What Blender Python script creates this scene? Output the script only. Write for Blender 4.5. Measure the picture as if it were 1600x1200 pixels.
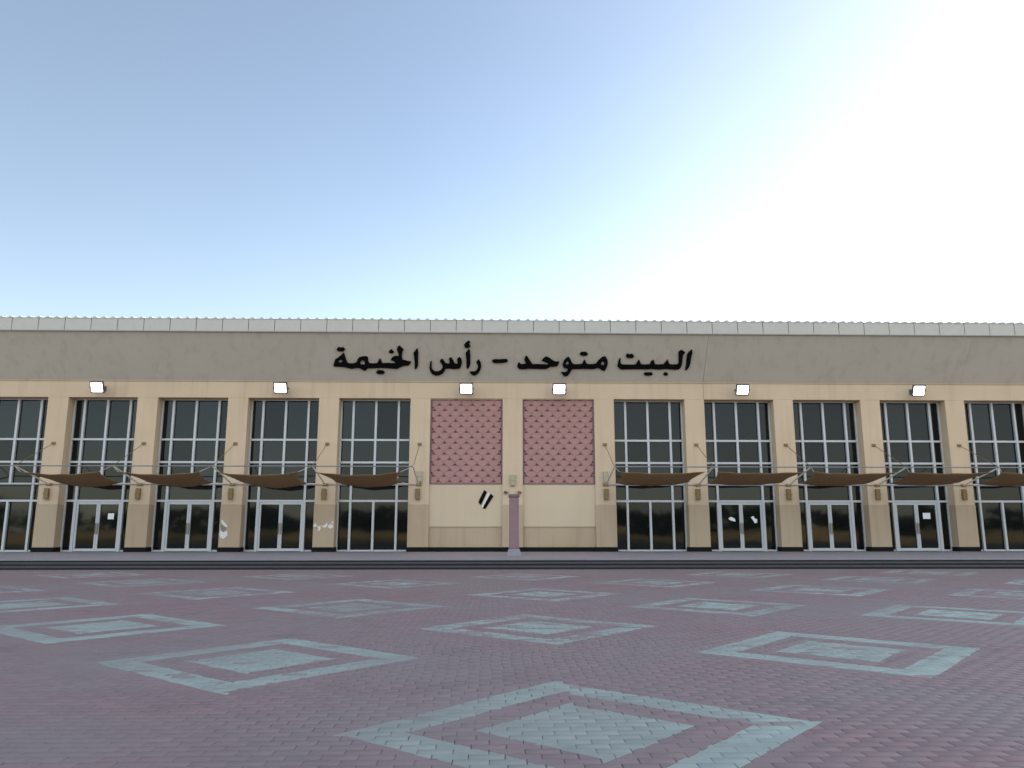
import bpy, bmesh, math, random
import numpy as np
from mathutils import Vector, Matrix
R = math.radians
random.seed(7)
rng = np.random.default_rng(7)
for o in list(bpy.data.objects):
    bpy.data.objects.remove(o)
SC = bpy.context.scene
COL = SC.collection

# ------------------------------------------------------------ camera, sky, sun, exposure
cd = bpy.data.cameras.new('camera'); cam = bpy.data.objects.new('camera', cd); COL.objects.link(cam)
cd.sensor_width = 36; cd.lens = 27.526; cd.clip_start = 0.1; cd.clip_end = 3000
cam.location = (-0.962, -39.417, 1.449)
cam.rotation_euler = (R(90) + 0.18317, 0, -0.0236)
SC.camera = cam

SUN_ELEV, SUN_AZ = R(8), R(50)      # low sun behind the hall, to the right of the view
SKY_STRENGTH = 0.14
VEIL = 4.0                           # radiance of the haze before the background strength
world = bpy.data.worlds.new('World'); SC.world = world; world.use_nodes = True
wn, wl = world.node_tree.nodes, world.node_tree.links
wn.clear()
wo = wn.new('ShaderNodeOutputWorld'); bg = wn.new('ShaderNodeBackground')
sky = wn.new('ShaderNodeTexSky'); sky.sky_type = 'NISHITA'; sky.sun_disc = False
sky.sun_elevation = SUN_ELEV; sky.sun_rotation = SUN_AZ
sky.air_density = 1.0; sky.dust_density = 0.3; sky.ozone_density = 2.8; sky.altitude = 0
# thin bright high haze over most of the sky, thinning out to clear blue towards the upper left of the view
bg.inputs['Strength'].default_value = SKY_STRENGTH
tc = wn.new('ShaderNodeTexCoord')
CLEAR_AZ, CLEAR_EL = R(-42), R(43)
dp = wn.new('ShaderNodeVectorMath'); dp.operation = 'DOT_PRODUCT'
wl.new(tc.outputs['Generated'], dp.inputs[0])
dp.inputs[1].default_value = (math.sin(CLEAR_AZ) * math.cos(CLEAR_EL), math.cos(CLEAR_AZ) * math.cos(CLEAR_EL), math.sin(CLEAR_EL))
wnz = wn.new('ShaderNodeTexNoise'); wnz.inputs['Scale'].default_value = 1.6; wnz.inputs['Detail'].default_value = 4; wnz.inputs['Roughness'].default_value = 0.45
wl.new(tc.outputs['Generated'], wnz.inputs['Vector'])
ad = wn.new('ShaderNodeMath'); ad.operation = 'MULTIPLY_ADD'; ad.inputs[1].default_value = 0.16
wl.new(wnz.outputs[0], ad.inputs[0]); wl.new(dp.outputs['Value'], ad.inputs[2])
mr = wn.new('ShaderNodeMapRange'); mr.interpolation_type = 'SMOOTHSTEP'
mr.inputs['From Min'].default_value = 1.05; mr.inputs['From Max'].default_value = 0.22
mr.inputs['To Min'].default_value = 0.17; mr.inputs['To Max'].default_value = 1.0
wl.new(ad.outputs[0], mr.inputs['Value'])
vm = wn.new('ShaderNodeMix'); vm.data_type = 'RGBA'; vm.blend_type = 'ADD'; vm.inputs[7].default_value = (*(VEIL * c for c in (1.0, 0.945, 0.88)), 1)
sx = wn.new('ShaderNodeSeparateXYZ'); wl.new(tc.outputs['Generated'], sx.inputs[0])        # paler air low down, all round
inv = wn.new('ShaderNodeMath'); inv.operation = 'SUBTRACT'; inv.inputs[0].default_value = 1.0; inv.use_clamp = True; wl.new(sx.outputs['Z'], inv.inputs[1])
pw = wn.new('ShaderNodeMath'); pw.operation = 'POWER'; pw.inputs[1].default_value = 4.0; wl.new(inv.outputs[0], pw.inputs[0])
hz = wn.new('ShaderNodeMath'); hz.operation = 'MULTIPLY_ADD'; hz.inputs[1].default_value = 0.42; hz.use_clamp = True
wl.new(pw.outputs[0], hz.inputs[0]); wl.new(mr.outputs['Result'], hz.inputs[2])
wl.new(hz.outputs[0], vm.inputs[0]); wl.new(sky.outputs[0], vm.inputs[6])
wl.new(vm.outputs[2], bg.inputs['Color']); wl.new(bg.outputs[0], wo.inputs['Surface'])

sd = bpy.data.lights.new('sun', 'SUN'); sd.energy = 5.0; sd.angle = R(0.5); sd.color = (1.0, 0.9, 0.76)
sun = bpy.data.objects.new('sun', sd); COL.objects.link(sun)
sdir = Vector((math.sin(SUN_AZ) * math.cos(SUN_ELEV), math.cos(SUN_AZ) * math.cos(SUN_ELEV), math.sin(SUN_ELEV)))
sun.rotation_euler = sdir.to_track_quat('Z', 'Y').to_euler(); sun.location = (30, 40, 30)

SC.view_settings.view_transform = 'Standard'; SC.view_settings.look = 'None'
SC.view_settings.gamma = 1; SC.view_settings.exposure = 1.0
SC.view_settings.use_curve_mapping = False

# ------------------------------------------------------------ material helpers
def new_mat(name):
    m = bpy.data.materials.new(name); m.use_nodes = True
    nt = m.node_tree; nt.nodes.clear()
    out = nt.nodes.new('ShaderNodeOutputMaterial'); b = nt.nodes.new('ShaderNodeBsdfPrincipled')
    nt.links.new(b.outputs[0], out.inputs[0])
    return m, nt, b
def nd(nt, typ, **kw):
    n = nt.nodes.new(typ)
    for k, v in kw.items():
        if k == 'inp':
            for i, val in v.items(): n.inputs[i].default_value = val
        else: setattr(n, k, v)
    return n
def math_(nt, op, a, b=None, clamp=False):
    n = nt.nodes.new('ShaderNodeMath'); n.operation = op; n.use_clamp = clamp
    for i, v in ((0, a), (1, b)):
        if v is None: continue
        if isinstance(v, (int, float)): n.inputs[i].default_value = v
        else: nt.links.new(v, n.inputs[i])
    return n.outputs[0]
def noise(nt, scale, detail=4, stretch=None, rough=0.55):
    g = nt.nodes.new('ShaderNodeNewGeometry'); mp = nt.nodes.new('ShaderNodeMapping')
    nt.links.new(g.outputs['Position'], mp.inputs[0])
    if stretch: mp.inputs['Scale'].default_value = stretch
    n = nt.nodes.new('ShaderNodeTexNoise'); n.inputs['Scale'].default_value = scale
    n.inputs['Detail'].default_value = detail; n.inputs['Roughness'].default_value = rough
    nt.links.new(mp.outputs[0], n.inputs['Vector'])
    return n.outputs[0]
def ramp(nt, fac, stops):
    r = nt.nodes.new('ShaderNodeValToRGB')
    while len(r.color_ramp.elements) < len(stops): r.color_ramp.elements.new(0.5)
    for e, (p, c) in zip(r.color_ramp.elements, stops): e.position = p; e.color = (*c, 1)
    nt.links.new(fac, r.inputs[0]); return r.outputs[0]
def mixc(nt, fac, a, b, mode='MIX'):
    m = nt.nodes.new('ShaderNodeMix'); m.data_type = 'RGBA'; m.blend_type = mode
    for i, v in ((0, fac), (6, a), (7, b)):
        if isinstance(v, (int, float)): m.inputs[i].default_value = v
        elif isinstance(v, tuple): m.inputs[i].default_value = (*v, 1)
        else: nt.links.new(v, m.inputs[i])
    return m.outputs[2]
def bump(nt, b, h, strength=0.2, dist=0.01):
    n = nt.nodes.new('ShaderNodeBump'); n.inputs['Strength'].default_value = strength
    n.inputs['Distance'].default_value = dist
    nt.links.new(h, n.inputs['Height']); nt.links.new(n.outputs[0], b.inputs['Normal'])
def sc(c, k): return tuple(x * k for x in c)

def plaster(name, col, var=0.10, streak=0.10, warm=(1.05, 0.98, 0.86), grain=0.25):
    m, nt, b = new_mat(name)
    big = noise(nt, 0.55, 5); st = noise(nt, 1.0, 6, (2.6, 2.6, 0.16)); fine = noise(nt, 22, 3)
    c = mixc(nt, math_(nt, 'MULTIPLY', big, 1.0), sc(col, 1 + var), tuple(x * (1 - var) * w for x, w in zip(col, warm)))
    smask = ramp(nt, st, [(0.50, (0, 0, 0)), (0.72, (1, 1, 1))])
    c = mixc(nt, math_(nt, 'MULTIPLY', smask, streak * 2.2), c, sc(col, 0.62))
    c = mixc(nt, math_(nt, 'MULTIPLY', fine, grain), c, sc(col, 0.82))
    nt.links.new(c, b.inputs['Base Color']); b.inputs['Roughness'].default_value = 0.88
    b.inputs['Specular IOR Level'].default_value = 0.25
    bump(nt, b, noise(nt, 60, 4), 0.15, 0.006)
    return m
def simple(name, col, rough=0.6, metal=0.0, var=0.12, scale=6, spec=0.5, bstr=0.0):
    m, nt, b = new_mat(name)
    n = noise(nt, scale, 4)
    c = mixc(nt, n, sc(col, 1 + var), sc(col, 1 - var))
    nt.links.new(c, b.inputs['Base Color'])
    b.inputs['Roughness'].default_value = rough; b.inputs['Metallic'].default_value = metal
    b.inputs['Specular IOR Level'].default_value = spec
    if bstr: bump(nt, b, noise(nt, scale * 6, 4), bstr, 0.01)
    return m

M = {}
M['cream'] = plaster('cream_plaster', (0.585, 0.465, 0.343), 0.12, 0.17)
M['tan'] = plaster('tan_plaster', (0.45, 0.355, 0.255), 0.14, 0.20)
M['panel'] = plaster('pale_cream_plaster', (0.575, 0.478, 0.352), 0.07, 0.05)
M['soffit'] = plaster('grey_soffit', (0.50, 0.452, 0.395), 0.06, 0.16, (1.0, 0.99, 0.95))
M['fascia'] = simple('fascia_metal', (0.47, 0.455, 0.42), 0.6, 0.0, 0.08, 2.5)
M['roof'] = simple('roof_sheet_metal', (0.52, 0.52, 0.50), 0.6, 0.0, 0.08, 2)
M['plinth'] = simple('black_granite', (0.008, 0.007, 0.008), 0.7, 0, 0.3, 30, 0.12)
M['alu'] = simple('white_aluminium', (0.50, 0.515, 0.525), 0.4, 0.0, 0.05, 5)
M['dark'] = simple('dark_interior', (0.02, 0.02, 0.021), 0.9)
M['bronze'] = simple('bronze_metal', (0.20, 0.135, 0.055), 0.45, 0.3, 0.25, 18)
M['sconce'] = simple('olive_lamp_glass', (0.36, 0.33, 0.22), 0.4, 0, 0.25, 14)
M['steel'] = simple('grey_steel', (0.23, 0.225, 0.225), 0.45, 0.3, 0.1, 12)
M['pale_steel'] = simple('pale_steel', (0.6, 0.56, 0.5), 0.45, 0.0, 0.1, 12)
M['black'] = simple('black_letter_face', (0.005, 0.005, 0.005), 0.8, 0, 0.2, 8, 0.05)
M['housing'] = simple('lamp_housing', (0.10, 0.095, 0.10), 0.45, 0.2)
M['white'] = simple('white_paper', (0.82, 0.82, 0.82), 0.7, 0, 0.03)
M['paint'] = simple('white_wall_paint', (0.72, 0.70, 0.69), 0.8, 0, 0.12, 9)
M['greypaint'] = simple('grey_wall_paint', (0.20, 0.19, 0.22), 0.8, 0, 0.12, 9)
M['pinkstone'] = simple('mauve_stone', (0.25, 0.155, 0.175), 0.5, 0, 0.12, 5, 0.4)
M['pinkdark'] = simple('dark_mauve_stone', (0.17, 0.10, 0.115), 0.5, 0, 0.12, 7, 0.4)
M['greystone'] = simple('grey_stone', (0.22, 0.205, 0.225), 0.6, 0, 0.15, 4)
M['bark'] = simple('bark', (0.09, 0.06, 0.04), 0.9, 0, 0.3, 12)
M['leaf'] = simple('leaf', (0.035, 0.05, 0.02), 0.7, 0, 0.4, 2)

def glass_mat():
    m, nt, b = new_mat('dark_tinted_glass')
    n = noise(nt, 0.9, 3)
    nt.links.new(mixc(nt, n, (0.004, 0.006, 0.006), (0.008, 0.010, 0.010)), b.inputs['Base Color'])
    b.inputs['Roughness'].default_value = 0.04
    b.inputs['IOR'].default_value = 1.5; b.inputs['Specular IOR Level'].default_value = 0.33
    oi = nt.nodes.new('ShaderNodeObjectInfo')
    nt.links.new(math_(nt, 'ADD', math_(nt, 'MULTIPLY', oi.outputs['Random'], 0.12), 0.25), b.inputs['Specular IOR Level'])
    bump(nt, b, noise(nt, 0.8, 2), 0.08, 0.02)
    return m
M['glass'] = glass_mat()
def lens_mat():
    m, nt, b = new_mat('lit_lamp_lens')
    b.inputs['Base Color'].default_value = (0.9, 0.9, 0.9, 1)
    b.inputs['Emission Color'].default_value = (1, 0.98, 0.96, 1); b.inputs['Emission Strength'].default_value = 5.0
    return m
M['lens'] = lens_mat()
def lattice_mat():
    m, nt, b = new_mat('mauve_shingle')
    oi = nt.nodes.new('ShaderNodeObjectInfo')
    n = noise(nt, 1.1, 4)
    c = mixc(nt, n, (0.42, 0.215, 0.20), (0.34, 0.19, 0.172))
    c = mixc(nt, math_(nt, 'MULTIPLY', oi.outputs['Random'], 0.35), c, (0.31, 0.18, 0.165))
    nt.links.new(c, b.inputs['Base Color']); b.inputs['Roughness'].default_value = 0.75
    return m
M['shingle'] = lattice_mat()
def sail_mat():
    m, nt, b = new_mat('brown_shade_cloth')
    n = noise(nt, 0.8, 4, (1, 1, 3)); w = noise(nt, 90, 2)
    oi = nt.nodes.new('ShaderNodeObjectInfo')
    c = mixc(nt, n, (0.46, 0.31, 0.165), (0.36, 0.235, 0.125))
    c = mixc(nt, math_(nt, 'MULTIPLY', oi.outputs['Random'], 0.35), c, (0.28, 0.175, 0.105))
    nt.links.new(c, b.inputs['Base Color']); b.inputs['Roughness'].default_value = 0.95
    b.inputs['Specular IOR Level'].default_value = 0.1
    tr = nt.nodes.new('ShaderNodeBsdfTranslucent'); tr.inputs[0].default_value = (0.22, 0.125, 0.055, 1)
    mx = nt.nodes.new('ShaderNodeMixShader'); mx.inputs[0].default_value = 0.25
    out = [x for x in nt.nodes if x.type == 'OUTPUT_MATERIAL'][0]
    nt.links.new(b.outputs[0], mx.inputs[1]); nt.links.new(tr.outputs[0], mx.inputs[2]); nt.links.new(mx.outputs[0], out.inputs[0])
    bump(nt, b, w, 0.2, 0.004)
    return m
M['sail'] = sail_mat()
def paver_mat(name, ca, cb, cc):
    m, nt, b = new_mat(name)
    at = nd(nt, 'ShaderNodeAttribute', attribute_name='tone'); oi = nt.nodes.new('ShaderNodeObjectInfo')
    v = math_(nt, 'FRACT', math_(nt, 'ADD', at.outputs['Fac'], oi.outputs['Random']))
    c = ramp(nt, v, [(0.0, ca), (0.5, cb), (1.0, cc)])
    dirt = noise(nt, 0.35, 6); d2 = noise(nt, 2.3, 5); fine = noise(nt, 70, 4)
    c = mixc(nt, math_(nt, 'MULTIPLY', ramp(nt, dirt, [(0.36, (0, 0, 0)), (0.62, (1, 1, 1))]), 0.75), c, (0.205, 0.184, 0.184))
    blot = noise(nt, 0.9, 3)
    c = mixc(nt, math_(nt, 'MULTIPLY', ramp(nt, blot, [(0.60, (0, 0, 0)), (0.70, (1, 1, 1))]), 0.28), c, (0.10, 0.085, 0.09))
    c = mixc(nt, math_(nt, 'MULTIPLY', ramp(nt, d2, [(0.5, (0, 0, 0)), (0.8, (1, 1, 1))]), 0.30), c, sc(cb, 0.6))
    c = mixc(nt, math_(nt, 'MULTIPLY', fine, 0.35), c, sc(cb, 0.65))
    nt.links.new(c, b.inputs['Base Color']); b.inputs['Roughness'].default_value = 0.6
    b.inputs['Specular IOR Level'].default_value = 0.35
    bump(nt, b, fine, 0.35, 0.004)
    return m
M['paver'] = paver_mat('mauve_paver', (0.250, 0.165, 0.172), (0.215, 0.146, 0.153), (0.195, 0.146, 0.152))
M['pale_paver'] = paver_mat('pale_aqua_paver', (0.345, 0.43, 0.40), (0.30, 0.385, 0.36), (0.275, 0.345, 0.33))
M['worn_sheen_paver'] = paver_mat('worn_sheen_pale_paver', (0.27, 0.255, 0.25), (0.245, 0.225, 0.225), (0.235, 0.20, 0.205))  # scattered wear and, on far diamonds, grazing sheen painted into the colour
M['bed'] = simple('joint_sand', (0.11, 0.086, 0.09), 0.95, 0, 0.2, 9)
def far_paving():
    m, nt, b = new_mat('far_paving')
    g = nt.nodes.new('ShaderNodeNewGeometry')
    br = nt.nodes.new('ShaderNodeTexBrick'); nt.links.new(g.outputs['Position'], br.inputs['Vector'])
    for k, v in (('Color1', (0.235, 0.165, 0.185, 1)), ('Color2', (0.22, 0.165, 0.18, 1)), ('Mortar', (0.10, 0.08, 0.09, 1))): br.inputs[k].default_value = v
    br.inputs['Scale'].default_value = 1; br.inputs['Brick Width'].default_value = 0.2; br.inputs['Row Height'].default_value = 0.1
    br.inputs['Mortar Size'].default_value = 0.006
    c = mixc(nt, math_(nt, 'MULTIPLY', noise(nt, 0.3, 5), 0.4), br.outputs[0], (0.215, 0.2, 0.225))
    nt.links.new(c, b.inputs['Base Color']); b.inputs['Roughness'].default_value = 0.75
    return m
M['far'] = far_paving()
M['sand'] = simple('dry_sand', (0.62, 0.45, 0.20), 0.95, 0, 0.2, 0.2)
def stone_tiles():
    m, nt, b = new_mat('grey_terrace_stone')
    c = mixc(nt, noise(nt, 0.8, 5), (0.285, 0.255, 0.272), (0.22, 0.205, 0.22))
    c = mixc(nt, math_(nt, 'MULTIPLY', noise(nt, 9, 4), 0.3), c, (0.15, 0.145, 0.16))
    nt.links.new(c, b.inputs['Base Color']); b.inputs['Roughness'].default_value = 0.6
    return m
M['terrace'] = stone_tiles()
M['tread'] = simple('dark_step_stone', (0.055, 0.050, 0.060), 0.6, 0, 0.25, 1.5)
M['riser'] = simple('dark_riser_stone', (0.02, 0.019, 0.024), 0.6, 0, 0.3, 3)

# ------------------------------------------------------------ object helpers
def link_mesh(name, me, mat, parent=None, loc=None):
    o = bpy.data.objects.new(name, me); COL.objects.link(o)
    if mat is not None and len(me.materials) == 0: me.materials.append(mat)
    if parent is not None: o.parent = parent
    if loc is not None: o.location = loc
    return o
def bm_obj(name, bm, mat, parent=None, loc=None, smooth=False):
    bmesh.ops.recalc_face_normals(bm, faces=bm.faces[:])
    me = bpy.data.meshes.new(name); bm.to_mesh(me); bm.free()
    if smooth:
        me.polygons.foreach_set('use_smooth', [True] * len(me.polygons))
    return link_mesh(name, me, mat, parent, loc)
def thing(name, label, cat, loc=(0, 0, 0), group=None, kind=None):
    o = bpy.data.objects.new(name, None); COL.objects.link(o); o.location = loc; o.empty_display_size = 0.3
    return tag(o, label, cat, group, kind)
def tag(o, label=None, cat=None, group=None, kind=None):
    if label: o['label'] = label
    if cat: o['category'] = cat
    if group: o['group'] = group
    if kind: o['kind'] = kind
    return o
def add_box(bm, x0, x1, y0, y1, z0, z1, bev=0.0):
    vs = [bm.verts.new((x, y, z)) for z in (z0, z1) for x, y in ((x0, y0), (x1, y0), (x1, y1), (x0, y1))]
    fs = [bm.faces.new([vs[i] for i in q]) for q in ((3, 2, 1, 0), (4, 5, 6, 7), (0, 1, 5, 4), (1, 2, 6, 5), (2, 3, 7, 6), (3, 0, 4, 7))]
    if bev:
        es = list({e for f in fs for e in f.edges})
        bmesh.ops.bevel(bm, geom=es, offset=bev, segments=1, affect='EDGES', clamp_overlap=True)
def box(name, x0, x1, y0, y1, z0, z1, mat, parent=None, bev=0.0):
    bm = bmesh.new(); add_box(bm, x0, x1, y0, y1, z0, z1, bev)
    return bm_obj(name, bm, mat, parent)
def add_tube(bm, p, q, r, n=8, r2=None):
    p, q = Vector(p), Vector(q); d = (q - p).normalized(); r2 = r if r2 is None else r2
    a = d.orthogonal().normalized(); b = d.cross(a)
    A = [bm.verts.new(p + (a * math.cos(t) + b * math.sin(t)) * r) for t in [2 * math.pi * i / n for i in range(n)]]
    B = [bm.verts.new(q + (a * math.cos(t) + b * math.sin(t)) * r2) for t in [2 * math.pi * i / n for i in range(n)]]
    for i in range(n): bm.faces.new((A[i], A[(i + 1) % n], B[(i + 1) % n], B[i]))
    bm.faces.new(A[::-1]); bm.faces.new(B)
def tube(name, p, q, r, mat, parent=None, n=8):
    bm = bmesh.new(); add_tube(bm, p, q, r, n); return bm_obj(name, bm, mat, parent, smooth=False)
def copy_under(o, parent, loc=None):
    c = o.copy(); COL.objects.link(c); c.parent = parent
    if loc is not None: c.location = loc
    return c
def poly_mesh(name, loops, depth, mat, parent, bevel=0.006):
    """flat outline with holes -> solid of real thickness (local x, y in plane, z = out of it)"""
    cu = bpy.data.curves.new(name, 'CURVE'); cu.dimensions = '2D'; cu.fill_mode = 'BOTH'
    cu.extrude = depth / 2; cu.bevel_depth = bevel; cu.bevel_resolution = 0
    for l in loops:
        s = cu.splines.new('POLY'); s.points.add(len(l) - 1); s.use_cyclic_u = True
        for pt, (x, y) in zip(s.points, l): pt.co = (x, y, 0, 1)
    t = bpy.data.objects.new('tmp', cu); COL.objects.link(t)
    dg = bpy.context.evaluated_depsgraph_get(); dg.update()
    me = bpy.data.meshes.new_from_object(t.evaluated_get(dg)); me.name = name
    bpy.data.objects.remove(t); bpy.data.curves.remove(cu)
    me.materials.clear(); me.materials.append(mat)
    return link_mesh(name, me, mat, parent)

# ------------------------------------------------------------ ground, plaza, terrace
bm = bmesh.new(); add_box(bm, -1500, 1500, -1500, 1500, -1.0, -0.03)
tag(bm_obj('ground', bm, M['sand']), kind='structure')
Y_STEP = -10.15        # foot of the lowest step
# low bank of sand beyond the plaza, behind the viewer
bm = bmesh.new(); prev = None
for i in range(81):
    x = -160 + i * 4; h = 1.05 + .35 * math.sin(x * .21) + .25 * math.sin(x * .53 + 1)
    row = [bm.verts.new(p) for p in ((x, -53 + math.sin(x * .13), -.05), (x, -55.0, h), (x, -60, h + .15), (x, -75, -.05))]
    if prev:
        for j in range(3): bm.faces.new((prev[j], row[j], row[j + 1], prev[j + 1]))
    prev = row
tag(bm_obj('sand_bank', bm, M['sand'], smooth=False), kind='structure')
plaza = thing('plaza', None, None, kind='structure')
box('paving_base', -70, 90, -43, Y_STEP, -0.02, -0.006, M['far'], plaza)
CAMX, CAMY = -0.962, -39.417
YN = -37.6
def half_w(y): return (y - CAMY) * 0.665 + 2.6
# joint bed under the separate pavers
bm = bmesh.new()
vs = [bm.verts.new(p) for p in ((CAMX - half_w(YN) - .3, YN - .2, -0.002), (CAMX + half_w(YN) + .3, YN - .2, -0.002), (CAMX + half_w(Y_STEP) + .3, Y_STEP + .3, -0.002), (CAMX - half_w(Y_STEP) - .3, Y_STEP + .3, -0.002))]
bm.faces.new(vs); bm_obj('joint_bed', bm, M['bed'], plaza)

# diamonds laid in pale pavers, in a regular lattice over the plaza
DIA = [(-.27, -33.29), (-3.56, -30.15), (3.25, -29.6), (-.27, -27.24), (-6.84, -27.0), (-3.62, -24.1), (3.35, -24.0), (7.07, -25.6), (-10.05, -23.5),
       (.2, -21.2), (-7.3, -20.6), (10.9, -21.6), (6.96, -20.1), (-3.6, -17.6), (3.5, -17.4), (-13.4, -20.0), (-10.6, -17.0), (14.5, -18.0), (10.3, -16.2),
       (0, -14.6), (-7, -14.2), (7, -13.6), (-16.7, -16.5), (17.8, -14.6), (-13.8, -13.4), (13.8, -12.6)]
ca, sa = math.cos(R(4)), math.sin(R(4))
PW, PD, J = 0.235, 0.118, 0.0055    # paver size and joint
allx, ally = [], []
for i, y in enumerate(np.arange(YN, Y_STEP - PD, PD)):
    off = (i % 2) * PW / 2 + rng.normal(0, 0.012)
    xs = np.arange(-30 + off, 30, PW)
    xs = xs[np.abs(xs + PW / 2 - CAMX) < half_w(y)]
    allx.append(xs + PW / 2); ally.append(np.full(len(xs), y + PD / 2))
PX, PY = np.concatenate(allx), np.concatenate(ally)
# joints wander a little
PX = PX + 0.006 * np.sin(PY * 3.1 + PX * 1.7) + rng.normal(0, 0.0008, len(PX))
PY = PY + 0.005 * np.sin(PX * 2.3) + rng.normal(0, 0.0016, len(PX))
pale = np.zeros(len(PX), bool)
cut = {}                      # paver index -> (corner offsets kept inside, outside, pale inside?)
BAND = (1.80, 1.30, 0.82)     # outer edge of the border, its inner edge, the core
def clip(poly, n, t, keep_less):
    res = []
    for i in range(len(poly)):
        p, q = poly[i], poly[(i + 1) % len(poly)]
        gp, gq = p[0] * n[0] + p[1] * n[1] - t, q[0] * n[0] + q[1] * n[1] - t
        if (gp <= 0) == keep_less or gp == 0: res.append(p)
        if gp * gq < 0:
            f = gp / (gp - gq); res.append((p[0] + f * (q[0] - p[0]), p[1] + f * (q[1] - p[1])))
    return res
def area(p): return 0.5 * abs(sum(p[i][0] * p[(i + 1) % len(p)][1] - p[(i + 1) % len(p)][0] * p[i][1] for i in range(len(p))))
hx, hy = PW / 2 - .0016, PD / 2 - J / 2
QUAD = [(-hx, -hy), (hx, -hy), (hx, hy), (-hx, hy)]
worn_sheen = np.zeros(len(PX), bool)
for kd, (cx_, cy_) in enumerate(DIA):
    dx, dy = PX - cx_, PY - cy_
    u, v = ca * dx + sa * dy, -sa * dx + ca * dy
    su, sv = np.where(u >= 0, 1, -1), np.where(v >= 0, 1, -1)
    g = np.abs(u) + np.abs(v)
    worn_sheen |= (g < 1.95) & (rng.random(len(g)) < (.05, .06, .06, .35, .10, .4, .4, .12, .15)[kd] if kd < 9 else rng.random(len(g)) < .55)  # far diamonds get a larger share, imitating grazing sheen
    pale |= ((g < BAND[0]) & (g > BAND[1])) | (g < BAND[2])
    nx, ny = su * ca - sv * sa, su * sa + sv * ca          # outward normal of that side, in plaza axes
    reach = np.abs(nx) * hx + np.abs(ny) * hy
    for kb, t in enumerate(BAND):
        tj = t + rng.normal(0, 0.010, len(g))
        for i in np.nonzero((np.abs(g - tj) < reach) & (g < 2.1))[0]:
            n = (nx[i], ny[i]); tl = tj[i] - g[i]
            pin, pout = clip(QUAD, n, tl - .0025, True), clip(QUAD, n, tl + .0025, False)
            ain, aout = area(pin) if len(pin) > 2 else 0, area(pout) if len(pout) > 2 else 0
            inside_pale = kb != 1
            if ain < .0006: pale[i] = not inside_pale
            elif aout < .0006: pale[i] = inside_pale
            else: cut[int(i)] = (pin, pout, inside_pale)
# which pavers show largest: width*depth in the picture ~ 1/d^3, only those in frame
d = np.hypot(PX - CAMX, PY - CAMY)
inframe = (PY > CAMY + 4.35) & (np.abs(PX - CAMX - 0.0236 * (PY - CAMY)) < (PY - CAMY) * 0.668)
order = np.argsort(np.where(inframe, d, 1e9))
big = np.zeros(len(PX), bool); big[order[:270]] = True
ZT = 0.004
def paver_arrays(x, y, tilt):
    n = len(x); a, b = PW / 2 - .0016, PD / 2 - J / 2; c = 0.004
    base = np.array([(-a, -b, -0.006), (a, -b, -0.006), (a, b, -0.006), (-a, b, -0.006),
                     (-a, -b, ZT - 0.004), (a, -b, ZT - 0.004), (a, b, ZT - 0.004), (-a, b, ZT - 0.004),
                     (-a + c, -b + c, ZT), (a - c, -b + c, ZT), (a - c, b - c, ZT), (-a + c, b - c, ZT)])
    V = np.repeat(base[None], n, 0)
    V[:, 4:, 2] += (V[:, 4:, 0] * tilt[:, 0:1] + V[:, 4:, 1] * tilt[:, 1:2] + tilt[:, 2:3])
    V[:, :, 0] += x[:, None]; V[:, :, 1] += y[:, None]
    q = np.array([(8, 9, 10, 11), (4, 5, 9, 8), (5, 6, 10, 9), (6, 7, 11, 10), (7, 4, 8, 11), (0, 1, 5, 4), (1, 2, 6, 5), (2, 3, 7, 6), (3, 0, 4, 7)])
    F = (q[None] + 12 * np.arange(n)[:, None, None]).reshape(-1, 4)
    return V.reshape(-1, 3), F
def np_mesh(name, V, F):
    me = bpy.data.meshes.new(name)
    me.vertices.add(len(V)); me.vertices.foreach_set('co', V.astype(np.float32).ravel())
    me.loops.add(F.size); me.loops.foreach_set('vertex_index', F.astype(np.int32).ravel())
    me.polygons.add(len(F)); me.polygons.foreach_set('loop_start', np.arange(0, F.size, 4, dtype=np.int32))
    me.polygons.foreach_set('loop_total', np.full(len(F), 4, dtype=np.int32))
    me.update(calc_edges=True); return me
whole = np.ones(len(PX), bool); whole[list(cut)] = False
rest = ~big & whole
tilt = rng.normal(0, 1, (len(PX), 3)) * np.array([0.003, 0.004, 0.0006])
V, F = paver_arrays(PX[rest], PY[rest], tilt[rest])
me = np_mesh('paver_field', V, F)
for mn in ('paver', 'pale_paver', 'worn_sheen_paver'): me.materials.append(M[mn])
me.polygons.foreach_set('material_index', np.repeat(pale[rest].astype(np.int32) * (1 + worn_sheen[rest].astype(np.int32)), 9))
at = me.attributes.new('tone', 'FLOAT', 'FACE'); at.data.foreach_set('value', np.repeat(rng.random(rest.sum()), 9).astype(np.float32))
pf = link_mesh('paver_field', me, None, plaza); pf['kind'] = 'stuff'
protos = []
for mname in ('paver', 'pale_paver', 'worn_sheen_paver'):
    V, F = paver_arrays(np.zeros(1), np.zeros(1), np.zeros((1, 3))); pm = np_mesh('paver', V, F); pm.materials.append(M[mname]); protos.append(pm)
for i in np.nonzero(big & whole)[0]:
    o = bpy.data.objects.new('paver', protos[int(pale[i]) * (1 + int(worn_sheen[i]))]); COL.objects.link(o); o.parent = plaza
    o.location = (PX[i], PY[i], tilt[i, 2]); o.rotation_euler = (tilt[i, 1], -tilt[i, 0], rng.normal(0, 0.006))

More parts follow.
